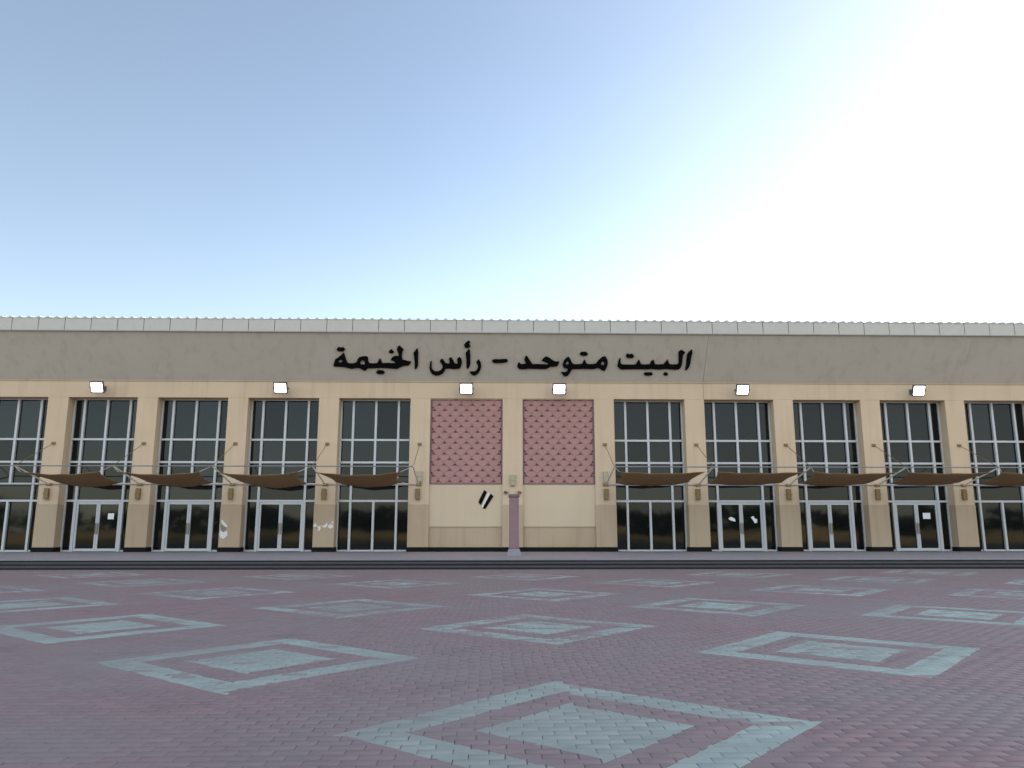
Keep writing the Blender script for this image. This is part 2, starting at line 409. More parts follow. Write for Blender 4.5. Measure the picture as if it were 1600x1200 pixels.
# pavers sawn along the edges of the diamonds: two pieces each
def piece(poly, x, y, dz, VV, FF, MM, TT, mat):
    n, b0 = len(poly), len(VV)
    ctr = (sum(p[0] for p in poly) / n, sum(p[1] for p in poly) / n)
    VV += [(x + p[0], y + p[1], -.006) for p in poly]
    VV += [(x + p[0], y + p[1], ZT - .003 + dz) for p in poly]
    VV += [(x + ctr[0] + (p[0] - ctr[0]) * .93, y + ctr[1] + (p[1] - ctr[1]) * .93, ZT + dz) for p in poly]
    fs = [tuple(b0 + 2 * n + i for i in range(n))]
    for i in range(n):
        j = (i + 1) % n
        fs.append((b0 + i, b0 + j, b0 + n + j, b0 + n + i)); fs.append((b0 + n + i, b0 + n + j, b0 + 2 * n + j, b0 + 2 * n + i))
    FF += fs; MM += [mat] * len(fs); TT += [random.random()] * len(fs)
VV, FF, MM, TT = [], [], [], []
for i, (pin, pout, ip) in cut.items():
    for poly, mat in ((pin, int(ip)), (pout, int(not ip))):
        if big[i]:
            v_, f_, m_, t_ = [], [], [], []
            piece(poly, 0, 0, tilt[i, 2], v_, f_, m_, t_, mat)
            me = bpy.data.meshes.new('paver'); me.from_pydata(v_, [], f_); me.materials.append(M['pale_paver' if mat else 'paver'])
            o = bpy.data.objects.new('paver', me); COL.objects.link(o); o.parent = plaza; o.location = (PX[i], PY[i], 0)
        else: piece(poly, PX[i], PY[i], tilt[i, 2], VV, FF, MM, TT, mat * (1 + int(worn_sheen[i])))
me = bpy.data.meshes.new('cut_paver_field'); me.from_pydata(VV, [], FF)
for mn in ('paver', 'pale_paver', 'worn_sheen_paver'): me.materials.append(M[mn])
me.polygons.foreach_set('material_index', MM)
at = me.attributes.new('tone', 'FLOAT', 'FACE'); at.data.foreach_set('value', TT)
o = link_mesh('cut_paver_field', me, None, plaza); o['kind'] = 'stuff'

# raised terrace in front of the hall with three dark steps
TZ = 0.351
terrace = thing('terrace', None, None, kind='structure')
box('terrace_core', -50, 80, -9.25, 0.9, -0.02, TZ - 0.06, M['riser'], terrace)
n_s = 52
for i in range(n_s):      # edge slabs of the terrace, one stone each
    x0 = -50 + i * 2.5
    box('edge_slab', x0 + .004, x0 + 2.496, -9.32, -8.72, TZ - 0.06, TZ - 0.0005 * (i % 3), M['terrace'], terrace, 0.006)
box('terrace_floor', -50, 80, -8.712, 0.9, TZ - 0.059, TZ - 0.002, M['terrace'], terrace)
for k, (yb, zt) in enumerate(((-9.70, 0.234), (-10.08, 0.117))):
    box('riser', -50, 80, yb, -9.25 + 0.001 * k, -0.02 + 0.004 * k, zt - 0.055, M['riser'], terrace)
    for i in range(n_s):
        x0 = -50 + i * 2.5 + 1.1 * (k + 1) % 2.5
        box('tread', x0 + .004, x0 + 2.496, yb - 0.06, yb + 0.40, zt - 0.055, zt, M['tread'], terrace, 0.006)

# ------------------------------------------------------------ the hall
hall = thing('hall_building', 'long cream hall with tall glazed bays between pilasters and a sloping grey soffit', 'building', (0, 0, 0))
PXC = [-32.0, -27.4, -22.87, -18.42, -13.89, -9.31, -4.68, 0.0, 4.67, 9.32, 13.91, 18.43, 22.85, 27.4, 32.0]
HW = 0.508
Z_PL, Z_LOW, Z_OP, Z_SOF = 0.565, 2.63, 7.989, 8.836
XL, XR = -32.508, 32.508
EJ = 9.81                       # expansion joint
# lintel wall over the openings
for x0, x1 in ((XL, EJ - .006), (EJ + .006, XR)):
    box('lintel_wall', x0, x1, 0.0, 0.9, Z_OP, Z_SOF - 0.02, M['cream'], hall, 0.008)
box('lintel_band', XL, XR, -0.03, 0.4, Z_SOF - 0.02, Z_SOF + 0.05, M['tan'], hall)
pil_proto = None
for k, x in enumerate(PXC):
    mid = 6 <= k <= 8
    y0 = 0.0 if not mid else -0.004
    if pil_proto is None:
        bm = bmesh.new(); add_box(bm, -HW, HW, 0, 0.9, Z_LOW, Z_OP, 0.012)
        pil_proto = bm_obj('pilaster', bm, M['cream'], hall, (x, 0, 0))
        bm = bmesh.new(); add_box(bm, -HW - .012, HW + .012, -0.014, 0.9, Z_PL, Z_LOW, 0.012); low_proto = bm_obj('lower_cladding', bm, M['tan'], pil_proto)
        bm = bmesh.new(); add_box(bm, -HW - .045, HW + .045, -0.05, 0.9, TZ - .01, Z_PL, 0.01); pli_proto = bm_obj('plinth', bm, M['plinth'], pil_proto)
    else:
        c = copy_under(pil_proto, hall, (x, y0, 0)); copy_under(low_proto, c); copy_under(pli_proto, c)
# blank wings, added unseen to keep low sun off the plaza; body behind
for a, b in ((-50, -32.56), (32.56, 80)):
    box('added_wing_wall', a, b, 0.02, 0.9, TZ - .01, Z_SOF, M['cream'], hall)
box('rear_wall', -50, 80, 24, 24.3, -0.02, 11.0, M['cream'], hall)
for a, b in ((-50, -49.7), (79.7, 80)): box('end_wall', a, b, 0.9, 24, -0.02, 11.0, M['cream'], hall)
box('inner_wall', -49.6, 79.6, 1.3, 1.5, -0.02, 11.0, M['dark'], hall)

# glazed bays
GY = 0.65
ZR = [(5.918, 7.94), (4.773, 5.918), (3.673, 4.773), (2.839, 3.673), (0.41, 2.839)]
pane_meshes = {}
def pane(parent, x0, x1, z0, z1, y):
    key = (round(x1 - x0, 3), round(z1 - z0, 3))
    if key not in pane_meshes:
        bm = bmesh.new(); w, h = x1 - x0, z1 - z0
        add_box(bm, 0, w, 0, 0.02, 0, h); bmesh.ops.recalc_face_normals(bm, faces=bm.faces[:])
        me = bpy.data.meshes.new('pane'); bm.to_mesh(me); bm.free(); me.materials.append(M['glass']); pane_meshes[key] = me
    o = bpy.data.objects.new('pane', pane_meshes[key]); COL.objects.link(o); o.parent = parent; o.location = (x0, y, z0)
    o.rotation_euler = (random.gauss(0, .002), 0, random.gauss(0, .003))
def window_bay(c, half, has_door):
    win = box('window', c - half, c - half + 0.07, GY - 0.06, GY + 0.06, TZ, 7.985, M['alu'], hall)   # first jamb, the rest joined below
    bm = bmesh.new(); bm.from_mesh(win.data)
    f, m2 = 0.055, 1.155
    add_box(bm, c + half - 0.07, c + half, GY - 0.06, GY + 0.06, TZ, 7.985)
    add_box(bm, c - half + .07, c + half - .07, GY - .105, GY + .055, 7.93, 7.985)
    for z in (5.918, 4.773, 3.673, 2.839):
        add_box(bm, c - half + .07, c + half - .07, GY - .10, GY + .05, z - .05, z + .05)
    wd = 0.068 if has_door else f
    for s in (-1, 1):
        add_box(bm, c + s * m2 - f, c + s * m2 + f, GY - .112, GY + .062, 2.889, 7.93)
        add_box(bm, c + s * m2 - wd, c + s * m2 + wd, GY - .114, GY + .064, TZ, 2.789)
        xa, xb = sorted((c + s * (m2 + wd), c + s * (half - .07)))
        add_box(bm, xa, xb, GY - .05, GY + .05, TZ, 0.43)
    add_box(bm, c - f, c + f, GY - .11, GY + .06, 3.723, 7.93)
    if not has_door:
        add_box(bm, c - f, c + f, GY - .11, GY + .06, TZ, 2.789)
        add_box(bm, c - m2 + wd, c - f, GY - .05, GY + .05, TZ, 0.43); add_box(bm, c + f, c + m2 - wd, GY - .05, GY + .05, TZ, 0.43)
    me = win.data; bmesh.ops.recalc_face_normals(bm, faces=bm.faces[:]); bm.to_mesh(me); bm.free()
    for r, (z0, z1) in enumerate(ZR):
        edges = [-half + .06, -m2, 0, m2, half - .06] if r != 3 else [-half + .06, -m2, m2, half - .06]
        for i in range(len(edges) - 1):
            if r == 4 and has_door and i in (1, 2): continue
            pane(win, c + edges[i] + .02, c + edges[i + 1] - .02, z0, z1, GY + .02)
    if has_door:
        for s in (-1, 1):
            a, b = sorted((c + s * 0.006, c + s * (m2 - .075)))
            bm = bmesh.new(); y0, y1 = GY - .075, GY + .03; zt = 2.783
            add_box(bm, a, a + .088, y0, y1, 0.37, zt); add_box(bm, b - .088, b, y0, y1, 0.37, zt)
            add_box(bm, a + .088, b - .088, y0 + .002, y1 - .002, zt - .12, zt); add_box(bm, a + .088, b - .088, y0 + .002, y1 - .002, 0.37, 0.50)
            d = bm_obj('door', bm, M['alu'], hall)
            pane(d, a + .08, b - .08, .49, zt - .11, GY - .005)
            bm = bmesh.new(); hx = c + s * 0.055
            add_tube(bm, (hx, GY - .11, 1.20), (hx, GY - .11, 1.75), .02); add_tube(bm, (hx, GY - .12, 1.25), (hx, GY - .04, 1.25), .014); add_tube(bm, (hx, GY - .12, 1.70), (hx, GY - .04, 1.70), .014)
            bm_obj('handle', bm, M['bronze'], d)
DOORS = {3, 4, 5, 10, 11, 12}     # bay index = index of the pilaster on its left
DOORS = {2, 3, 4, 9, 10, 11}
bays = {}
for i in range(len(PXC) - 1):
    a, b = PXC[i] + HW, PXC[i + 1] - HW
    c = (a + b) / 2; bays[i] = c
    if i in (6, 7): continue
    window_bay(c, (b - a) / 2 - .004, i in DOORS)

# two blind centre bays with shingled panels
sh_me = None
P_SH = 0.555
for i in (6, 7):
    a, b = PXC[i] + HW, PXC[i + 1] - HW
    box('recess_wall', a, b, 0.12, 0.9, 1.564, 3.646, M['panel'], hall)
    box('recess_base', a, b, 0.17, 0.9, Z_PL, 1.560, M['tan'], hall)
    box('recess_plinth', a, b, 0.06, 0.9, TZ - .01, Z_PL, M['plinth'], hall)
    box('recess_header', a, b, 0.06, 0.9, 7.95, Z_OP - .004, M['cream'], hall)
    lp = box('lattice_panel', a, b, 0.34, 0.9, 3.65, 7.946, M['shingle'], hall)
    box('sill', a, b, 0.10, 0.34, 3.646, 3.71, M['pinkdark'], lp)
    for xa, xb in ((a, a + .09), (b - .09, b)): box('side_trim', xa, xb, .125, .34, 3.712, 7.944, M['pinkdark'], lp)
    if sh_me is None:
        bm = bmesh.new(); q = P_SH / 2 - .004; qi = q - .055
        # diamond tile: flat rim, hollow scooped deepest under its upper corner
        D4 = ((0, 1), (1, 0), (0, -1), (-1, 0))
        bk = [bm.verts.new((x * q, .20, z * q)) for x, z in D4]; fr = [bm.verts.new((x * q, 0, z * q)) for x, z in D4]
        inn = [bm.verts.new((x * qi, .012, z * qi)) for x, z in D4]
        mr_, ml_ = bm.verts.new((qi * .58, .012, qi * .42)), bm.verts.new((-qi * .58, .012, qi * .42))
        deep = bm.verts.new((0, .15, qi * .60))
        for j in range(4):
            k2 = (j + 1) % 4
            bm.faces.new((bk[j], bk[k2], fr[k2], fr[j]))
        bm.faces.new((fr[0], fr[1], inn[1], mr_, inn[0])); bm.faces.new((fr[3], fr[0], inn[0], ml_, inn[3]))
        bm.faces.new((fr[1], fr[2], inn[2], inn[1])); bm.faces.new((fr[2], fr[3], inn[3], inn[2]))
        bm.faces.new((mr_, inn[1], inn[2], inn[3], ml_))
        bm.faces.new((inn[0], mr_, deep)); bm.faces.new((inn[0], deep, ml_)); bm.faces.new((ml_, deep, mr_))
        bm.faces.new(bk[::-1]); bmesh.ops.recalc_face_normals(bm, faces=bm.faces[:])
        sh_me = bpy.data.meshes.new('tile'); bm.to_mesh(sh_me); bm.free(); sh_me.materials.append(M['shingle'])
    c = (a + b) / 2; row = 0; z = 7.82 + P_SH / 2
    while z > 3.60:
        odd = row % 2
        xs_ = [c + (k - 3) * P_SH for k in range(7)] if odd else [c + (k - 2.5) * P_SH for k in range(6)]
        for x in xs_:
            if x < a - .05 or x > b + .05: continue
            o = bpy.data.objects.new('tile', sh_me); COL.objects.link(o); o.parent = lp; o.location = (x, 0.13, z)
        z -= P_SH / 2; row += 1

# sloping soffit, metal fascia panels, ribbed roof
EY, EZ0, EZ1 = -1.5, 11.07, 11.70
for x0, x1 in ((-50, EJ - .007), (EJ + .007, 23.256), (23.264, 80)):
    bm = bmesh.new()
    v = [(0.0, Z_SOF + .03), (EY, EZ0), (EY, EZ0 + .15), (0.0, Z_SOF + .3)]
    A = [bm.verts.new((x0, y, z)) for y, z in v]; B = [bm.verts.new((x1, y, z)) for y, z in v]
    for j in range(4): bm.faces.new((A[j], A[(j + 1) % 4], B[(j + 1) % 4], B[j]))
    bm.faces.new(A); bm.faces.new(B[::-1])
    bm_obj('soffit', bm, M['soffit'], hall)
PF = 1.283
bm = bmesh.new(); add_box(bm, 0.014, PF - 0.014, 0, 0.05, 0, EZ1 - EZ0, 0.008); bmesh.ops.recalc_face_normals(bm, faces=bm.faces[:])
fme = bpy.data.meshes.new('fascia_panel'); bm.to_mesh(fme); bm.free(); fme.materials.append(M['fascia'])
for k in range(-38, 63):
    o = bpy.data.objects.new('fascia_panel', fme); COL.objects.link(o); o.parent = hall
    o.location = (k * PF - 0.28, EY - .05, EZ0); o.rotation_euler = (random.gauss(0, .004), 0, random.gauss(0, .002))
box('fascia_backing', -50, 80, EY + .003, EY + .08, EZ0 + .01, EZ1 - .02, M['housing'], hall)
box('drip_edge', -50, 80, EY - .065, EY + .06, EZ0 - .045, EZ0 - .002, M['steel'], hall)
RP = 0.455
prof = [(0, 0), (.11, 0), (.16, .075), (.27, .075), (.32, 0)]
xsr, zsr = [], []
for k in range(int(130 / RP)):
    for px, pz in prof: xsr.append(-50 + k * RP + px); zsr.append(pz)
bm = bmesh.new(); RS = math.tan(R(6))
rows = []
for y in (EY - .075, 11.5, 24.5):
    zb = EZ1 + .004 + ((y - EY) * RS if y < 12 else (11.5 - EY) * RS - (y - 11.5) * RS)
    rows.append([bm.verts.new((x, y, zb + z)) for x, z in zip(xsr, zsr)])
rows_lo = [bm.verts.new((v.co.x, v.co.y, EZ1 - .012)) for v in rows[0]]
for r0, r1 in ((rows[0], rows[1]), (rows[1], rows[2]), (rows_lo, rows[0])):
    for j in range(len(xsr) - 1): bm.faces.new((r0[j], r0[j + 1], r1[j + 1], r1[j]))
bm_obj('roof', bm, M['roof'], hall)
box('roof_deck', -50, 80, EY + .09, 0.6, EZ1 - .5, EZ1 - .08, M['dark'], hall)
LETTERS = [
  ('letter', [[(-9.061,0.845),(-9.006,1.037),(-8.936,1.211),(-8.776,1.315),(-8.623,1.437),(-8.51,1.558),(-8.466,1.507),(-8.438,1.334),(-8.401,1.179),(-8.348,1.022),(-8.254,0.988),(-8.093,0.989),(-7.962,1.016),(-7.879,1.059),(-7.821,1.216),(-7.734,1.32),(-7.602,1.364),(-7.425,1.382),(-7.33,1.365),(-7.302,1.288),(-7.305,1.114),(-7.271,1.01),(-7.159,0.993),(-6.901,1.003),(-6.818,1.047),(-6.781,1.134),(-6.7,1.282),(-6.664,1.204),(-6.631,1.082),(-6.579,1.004),(-6.352,1.023),(-6.095,1.006),(-5.901,1.016),(-5.961,1.103),(-6.039,1.163),(-6.159,1.189),(-6.096,1.311),(-5.98,1.398),(-5.867,1.415),(-5.763,1.39),(-5.742,1.502),(-5.777,1.623),(-5.827,1.76),(-5.781,1.889),(-5.713,1.975),(-5.606,1.873),(-5.498,1.762),(-5.551,1.658),(-5.59,1.503),(-5.597,1.33),(-5.57,1.209),(-5.443,1.175),(-5.284,1.123),(-5.163,1.124),(-5.174,1.037),(-5.292,0.905),(-5.454,0.896),(-5.584,0.878),(-5.717,0.807),(-5.85,0.719),(-6.011,0.727),(-6.365,0.761),(-6.688,0.768),(-6.995,0.758),(-7.335,0.748),(-7.421,0.66),(-7.489,0.598),(-7.599,0.659),(-7.77,0.763),(-7.915,0.763),(-8.144,0.709),(-8.366,0.761),(-8.556,0.812),(-8.861,0.829)], [(-8.799,1.107),(-8.688,1.203),(-8.592,1.195),(-8.583,1.065),(-8.668,1.035),(-8.797,1.038)], [(-7.701,1.078),(-7.581,1.2),(-7.48,1.139),(-7.456,1.009),(-7.509,0.925),(-7.67,0.93),(-7.707,0.991)]]),
  ('letter_dot', [[(-8.823,1.745),(-8.76,1.849),(-8.687,1.863),(-8.626,1.824),(-8.559,1.863),(-8.481,1.85),(-8.416,1.756),(-8.478,1.665),(-8.559,1.647),(-8.638,1.664),(-8.719,1.652),(-8.788,1.68)]]),
  ('letter_dot', [[(-6.233,1.638),(-6.106,1.776),(-5.985,1.622),(-6.069,1.553),(-6.164,1.561)]]),
  ('letter_dot', [[(-6.927,0.539),(-6.841,0.627),(-6.76,0.636),(-6.696,0.61),(-6.615,0.619),(-6.499,0.523),(-6.576,0.435),(-6.658,0.42),(-6.722,0.443),(-6.804,0.416),(-6.883,0.46)]]),
  ('letter', [[(-5.001,1.575),(-4.807,1.834),(-4.768,1.593),(-4.789,1.213),(-4.808,0.899),(-4.895,0.723),(-4.969,0.705),(-4.956,1.038),(-4.976,1.368)]]),
  ('letter', [[(-4.106,1.146),(-4.172,1.094),(-4.221,0.779),(-4.186,0.586),(-4.093,0.445),(-3.933,0.358),(-3.753,0.376),(-3.589,0.465),(-3.472,0.606),(-3.42,0.747),(-3.193,0.748),(-2.999,0.732),(-2.723,0.742),(-2.657,0.821),(-2.589,1.031),(-2.588,1.136),(-2.634,1.309),(-2.698,1.361),(-2.795,1.291),(-2.813,1.222),(-2.799,1.065),(-2.816,0.978),(-2.961,1.012),(-3.023,1.168),(-3.117,1.359),(-3.223,1.289),(-3.201,1.15),(-3.188,1.028),(-3.285,0.993),(-3.43,1.045),(-3.507,1.201),(-3.57,1.27),(-3.677,1.165),(-3.655,1.078),(-3.577,0.957),(-3.548,0.817),(-3.616,0.676),(-3.748,0.588),(-3.911,0.569),(-4.039,0.622),(-4.109,0.727),(-4.12,0.919)]]),
  ('letter_hamza', [[(-2.456,2.017),(-2.366,2.154),(-2.237,2.248),(-2.166,2.206),(-2.191,2.121),(-2.207,2.052),(-2.144,1.976),(-2.209,1.907),(-2.354,1.854),(-2.417,1.931)]]),
  ('letter', [[(-2.38,1.605),(-2.226,1.795),(-2.17,1.726),(-2.157,1.381),(-2.16,1.033),(-2.219,0.823),(-2.317,0.734),(-2.348,0.857),(-2.344,1.241)]]),
  ('letter', [[(-1.852,1.104),(-1.73,1.244),(-1.633,1.088),(-1.61,0.86),(-1.667,0.649),(-1.782,0.473),(-1.946,0.366),(-2.076,0.418),(-2.188,0.568),(-2.058,0.577),(-1.928,0.578),(-1.814,0.666),(-1.756,0.825),(-1.772,0.965)]]),
  ('dash', [[(-1.05,1.177),(-1.018,1.23),(-0.905,1.256),(-0.678,1.249),(-0.452,1.267),(-0.306,1.268),(-0.265,1.181),(-0.305,1.12),(-0.531,1.075),(-0.937,1.065),(-1.018,1.099)]]),
  ('letter', [[(0.226,0.868),(0.264,1.044),(0.312,1.096),(0.378,1.009),(0.492,0.992),(0.654,1.011),(0.636,1.115),(0.577,1.255),(0.653,1.472),(0.728,1.394),(0.828,1.238),(0.929,1.082),(0.996,0.995),(1.256,1.004),(1.517,0.988),(1.777,0.981),(1.825,1.016),(1.708,1.103),(1.593,1.146),(1.462,1.206),(1.556,1.329),(1.666,1.425),(1.781,1.382),(1.93,1.278),(2.064,1.174),(2.195,1.14),(2.341,1.149),(2.297,1),(2.22,0.895),(2.073,0.894),(1.878,0.876),(1.751,0.77),(1.588,0.751),(1.197,0.758),(0.773,0.765),(0.513,0.729),(0.317,0.746)]]),
  ('letter', [[(2.525,1.001),(2.583,1.194),(2.691,1.334),(2.794,1.413),(2.87,1.335),(2.941,1.196),(3.012,1.056),(3.112,1.004),(3.372,1.005),(3.518,1.023),(3.576,1.181),(3.621,1.251),(3.673,1.182),(3.729,1.042),(3.862,1.007),(4.073,1.017),(4.218,1.044),(4.324,1.202),(4.446,1.342),(4.57,1.438),(4.685,1.43),(4.776,1.274),(4.811,1.099),(4.783,0.888),(4.696,0.694),(4.633,0.659),(4.531,0.711),(4.395,0.799),(4.279,0.833),(4.152,0.762),(3.956,0.762),(3.628,0.778),(3.302,0.759),(3.041,0.758),(2.963,0.669),(2.904,0.528),(2.795,0.385),(2.682,0.341),(2.581,0.402),(2.476,0.57),(2.608,0.562),(2.721,0.58),(2.8,0.668),(2.803,0.774),(2.614,0.809),(2.546,0.896)], [(2.661,1.081),(2.762,1.195),(2.839,1.099),(2.838,0.994),(2.697,0.976)], [(4.452,1.098),(4.536,1.194),(4.629,1.133),(4.669,1.011),(4.599,0.949),(4.492,0.972)]]),
  ('letter_dot', [[(3.379,1.563),(3.423,1.667),(3.503,1.685),(3.584,1.677),(3.665,1.686),(3.775,1.582),(3.722,1.504),(3.642,1.486),(3.561,1.495),(3.463,1.494)]]),
  ('letter', [[(5.329,0.908),(5.341,1.102),(5.378,1.277),(5.439,1.347),(5.45,1.172),(5.483,1.05),(5.577,0.997),(5.822,0.99),(6.1,0.991),(6.277,1.027),(6.331,1.176),(6.39,1.264),(6.446,1.177),(6.523,1.019),(6.721,1.003),(6.965,1.021),(7.032,1.197),(7.132,1.267),(7.184,1.145),(7.227,1.022),(7.457,1.006),(7.684,1.033),(7.756,1.148),(7.849,1.288),(7.901,1.166),(7.963,1.034),(8.195,1.009),(8.373,1.027),(8.432,1.098),(8.414,1.361),(8.386,1.57),(8.372,1.708),(8.462,1.795),(8.542,1.804),(8.7,1.693),(8.643,1.606),(8.601,1.536),(8.603,1.274),(8.601,1.046),(8.553,0.87),(8.464,0.763),(8.219,0.754),(7.804,0.796),(7.48,0.75),(7.067,0.784),(6.822,0.765),(6.493,0.773),(6.002,0.762),(5.61,0.751),(5.461,0.768)]]),
  ('letter_dot', [[(5.715,1.47),(5.748,1.574),(5.82,1.589),(5.896,1.549),(5.975,1.589),(6.041,1.576),(6.122,1.472),(6.071,1.381),(5.99,1.375),(5.908,1.392),(5.828,1.369),(5.777,1.401)]]),
  ('letter_dot', [[(6.703,0.508),(6.771,0.579),(6.904,0.571),(7.1,0.581),(7.155,0.51),(7.097,0.421),(6.916,0.42),(6.785,0.411)]]),
  ('letter_dot', [[(7.708,0.495),(7.774,0.584),(7.874,0.575),(7.955,0.496),(7.888,0.415),(7.773,0.415)]]),
  ('letter', [[(8.816,1.589),(8.922,1.746),(9.044,1.833),(9.063,1.642),(9.027,1.363),(9.022,1.101),(8.978,0.889),(8.879,0.73),(8.797,0.73),(8.828,0.906),(8.824,1.187)]]),
]

# ------------------------------------------------------------ raised black lettering on the soffit
sign = thing('wall_lettering', 'black raised Arabic lettering across the grey soffit above the centre', 'sign', (0, 0, Z_SOF + .03))
ang = math.atan2(EZ0 - Z_SOF - .03, -EY)               # slope of the soffit
sign.rotation_euler = (math.pi - ang, 0, 0)            # local y runs up the soffit, z towards the plaza
for nm, loops in LETTERS:
    o = poly_mesh(nm, loops, 0.06, M['black'], sign); o.location = (0, 0, 0.045)

# small emblem on the left blind bay: two slanted black strokes, a white one between
emb = thing('wall_emblem', 'two slanted black strokes with white stripe below the left mauve panel', 'emblem', (0, 0.12, 0))
def wall_poly(name, pts, mat, parent, depth=0.02, y=0.0):
    o = poly_mesh(name, [pts], depth, mat, parent, 0.0); o.rotation_euler = (R(90), 0, 0); o.location = (0, y, 0); return o
wall_poly('black_stroke', [(-1.42, 3.37), (-1.28, 3.27), (-1.58, 2.62), (-1.70, 2.76), (-1.66, 2.90)], M['black'], emb, .03, -.015)
wall_poly('black_stroke', [(-1.09, 3.19), (-0.955, 3.06), (-1.36, 2.43), (-1.47, 2.47), (-1.44, 2.60)], M['black'], emb, .03, -.015)
wall_poly('white_stripe', [(-1.235, 3.24), (-1.15, 3.18), (-1.47, 2.50), (-1.54, 2.56)], M['paint'], emb, .02, -.010)

# ------------------------------------------------------------ floodlights
fl_x = [bays[2], bays[4], bays[6], bays[7], bays[9], bays[11]]
fl_lab = ['lit floodlight farthest left, above the door with a white notice', 'lit white floodlight above the double door fourth bay from the left edge',
          'lit white floodlight directly above the left mauve shingled panel', 'lit white floodlight directly above the right mauve shingled panel',
          'lit white floodlight above the double door next but one right of the mauve panels', 'lit white floodlight farthest right, above the double door with a white notice']
FG = 'floodlights along the top of the facade'
for k, x in enumerate(fl_x):
    if k == 0:
        t = thing('floodlight', fl_lab[0], 'floodlight', (x, 0, 8.36), FG)
        bm = bmesh.new(); add_box(bm, -.34, .34, 0, .11, -.30, .30, .03); h = bm_obj('housing', bm, M['housing'], t)
        for j in range(5): pass
        bm = bmesh.new(); add_box(bm, -.275, .275, -.012, .02, -.235, .235, .03); l = bm_obj('lens', bm, M['lens'], h)
        bm = bmesh.new()
        for j in range(7): add_box(bm, -.26 + j * .08, -.24 + j * .08, .10, .16, -.24, .24)
        f_ = bm_obj('cooling_fin', bm, M['housing'], h)
        h.location = (0, -.74, 0); h.rotation_euler = (R(24), 0, 0)
        bm = bmesh.new(); add_tube(bm, (0, .0, .06), (0, -.56, .06), .035); add_box(bm, -.11, .11, -.03, 0, -.08, .2)
        add_box(bm, -.37, -.345, -.72, -.5, -.03, .05); add_box(bm, .345, .37, -.72, -.5, -.03, .05); add_box(bm, -.37, .37, -.56, -.52, -.03, .05)
        br = bm_obj('bracket', bm, M['housing'], t)
    else:
        t2 = t.copy(); COL.objects.link(t2); t2.location = (x, 0, 8.36); t2['label'] = fl_lab[k]
        h2 = copy_under(h, t2); copy_under(l, h2); copy_under(f_, h2); copy_under(br, t2)

# ------------------------------------------------------------ wall lamps on the pilasters
WG = 'wall lamps on the pilasters'
ordn = ['first', 'second', 'third', 'fourth', 'fifth']
lamps = []
for k in range(2, 7): lamps.append((k, -.04, 3.16, 'bronze', 'bronze box wall lamp on the %s pilaster from the left' % ordn[k - 2] + (', the lower of two' if k == 6 else '')))
for k in range(8, 13): lamps.append((k, -.04 if k > 8 else .0, 3.16, 'bronze', 'bronze box wall lamp on the %s pilaster from the right' % ordn[12 - k] + (', the lower of two' if k == 8 else '')))
lamps += [(6, .04, 4.03, 'sconce', 'olive box wall lamp, upper of two on the pilaster left of the mauve panels'), (8, 0, 4.03, 'sconce', 'olive box wall lamp, upper of two on the pilaster right of the mauve panels'),
          (7, 0, 3.86, 'sconce', 'olive box wall lamp on the middle pilaster above the mauve stone pillar')]
proto = {}
for k, dx, z, mt, lab in lamps:
    x = PXC[k] + dx
    if mt not in proto:
        t = thing('wall_lamp', lab, 'wall lamp', (x, 0, z), WG)
        bm = bmesh.new(); add_box(bm, -.17, .17, -.03, 0, -.32, .32, .01); bp = bm_obj('back_plate', bm, M['cream' if mt == 'bronze' else 'panel'], t)
        bm = bmesh.new(); add_box(bm, -.115, .115, -.17, -.03, -.27, .27, .02); add_box(bm, -.135, .135, -.19, -.03, -.02, .02); ls = bm_obj('lamp_shade', bm, M[mt], t)
        proto[mt] = (t, bp, ls)
    else:
        t, bp, ls = proto[mt]
        t2 = t.copy(); COL.objects.link(t2); t2.location = (x, 0, z); t2['label'] = lab; copy_under(bp, t2); copy_under(ls, t2)

# ------------------------------------------------------------ awning frames and shade sails
FY, FZ, BZ, TIEZ = -3.0, 4.30, 3.62, 5.65
def awning(label, ks, x_lo, x_hi):
    t = thing('awning_frame', label, 'awning frame', (0, 0, 0))
    tube('rail', (x_lo, FY, FZ), (x_hi, FY, FZ), .027, M['steel'], t)
    for k in ks:
        x = PXC[k]
        tube('tie_rod', (x, -.02, TIEZ), (x, FY, FZ), .016, M['bronze'], t, 6)
        tube('strut', (x, -.02, BZ), (x, FY, FZ), .036, M['pale_steel'], t)
        box('wall_plate', x - .10, x + .10, -.04, 0.0, TIEZ - .07, TIEZ + .07, M['bronze'], t)
        box('wall_plate', x - .14, x + .14, -.05, 0.0, BZ - .07, BZ + .07, M['bronze'], t)
    for a, b in zip(ks[:-1], ks[1:]):
        tube('back_rail', (PXC[a] + .14, -.03, BZ), (PXC[b] - .14, -.03, BZ), .018, M['steel'], t, 6)
    return t
awning('grey steel awning frame with rail and struts along the bays left of the mauve panels', [1, 2, 3, 4, 5, 6], PXC[1], PXC[6])
awning('grey steel awning frame with rail and struts along the bays right of the mauve panels', [8, 9, 10, 11, 12, 13], PXC[8], PXC[13])
SG = 'brown shade sails hung along the facade'
sails = [(2, 'brown shade sail farthest left, in front of the door with a white notice'), (3, 'brown shade sail second from the left, between the second and third pilasters'),
         (4, 'brown shade sail third from the left, before the pilaster with white scribble'), (5, 'brown shade sail just left of the left mauve panel, over a window without a door'),
         (8, 'brown shade sail just right of the right mauve panel, over a window without a door'), (9, 'brown shade sail second right of the panels, over the door with two stickers'),
         (10, 'brown shade sail third right of the mauve panels, over a bare glass door'), (11, 'brown shade sail fourth right of the panels, over the door with a notice'),
         (12, 'brown shade sail at the right edge of the picture, over the rightmost window')]
NU, NV = 22, 10
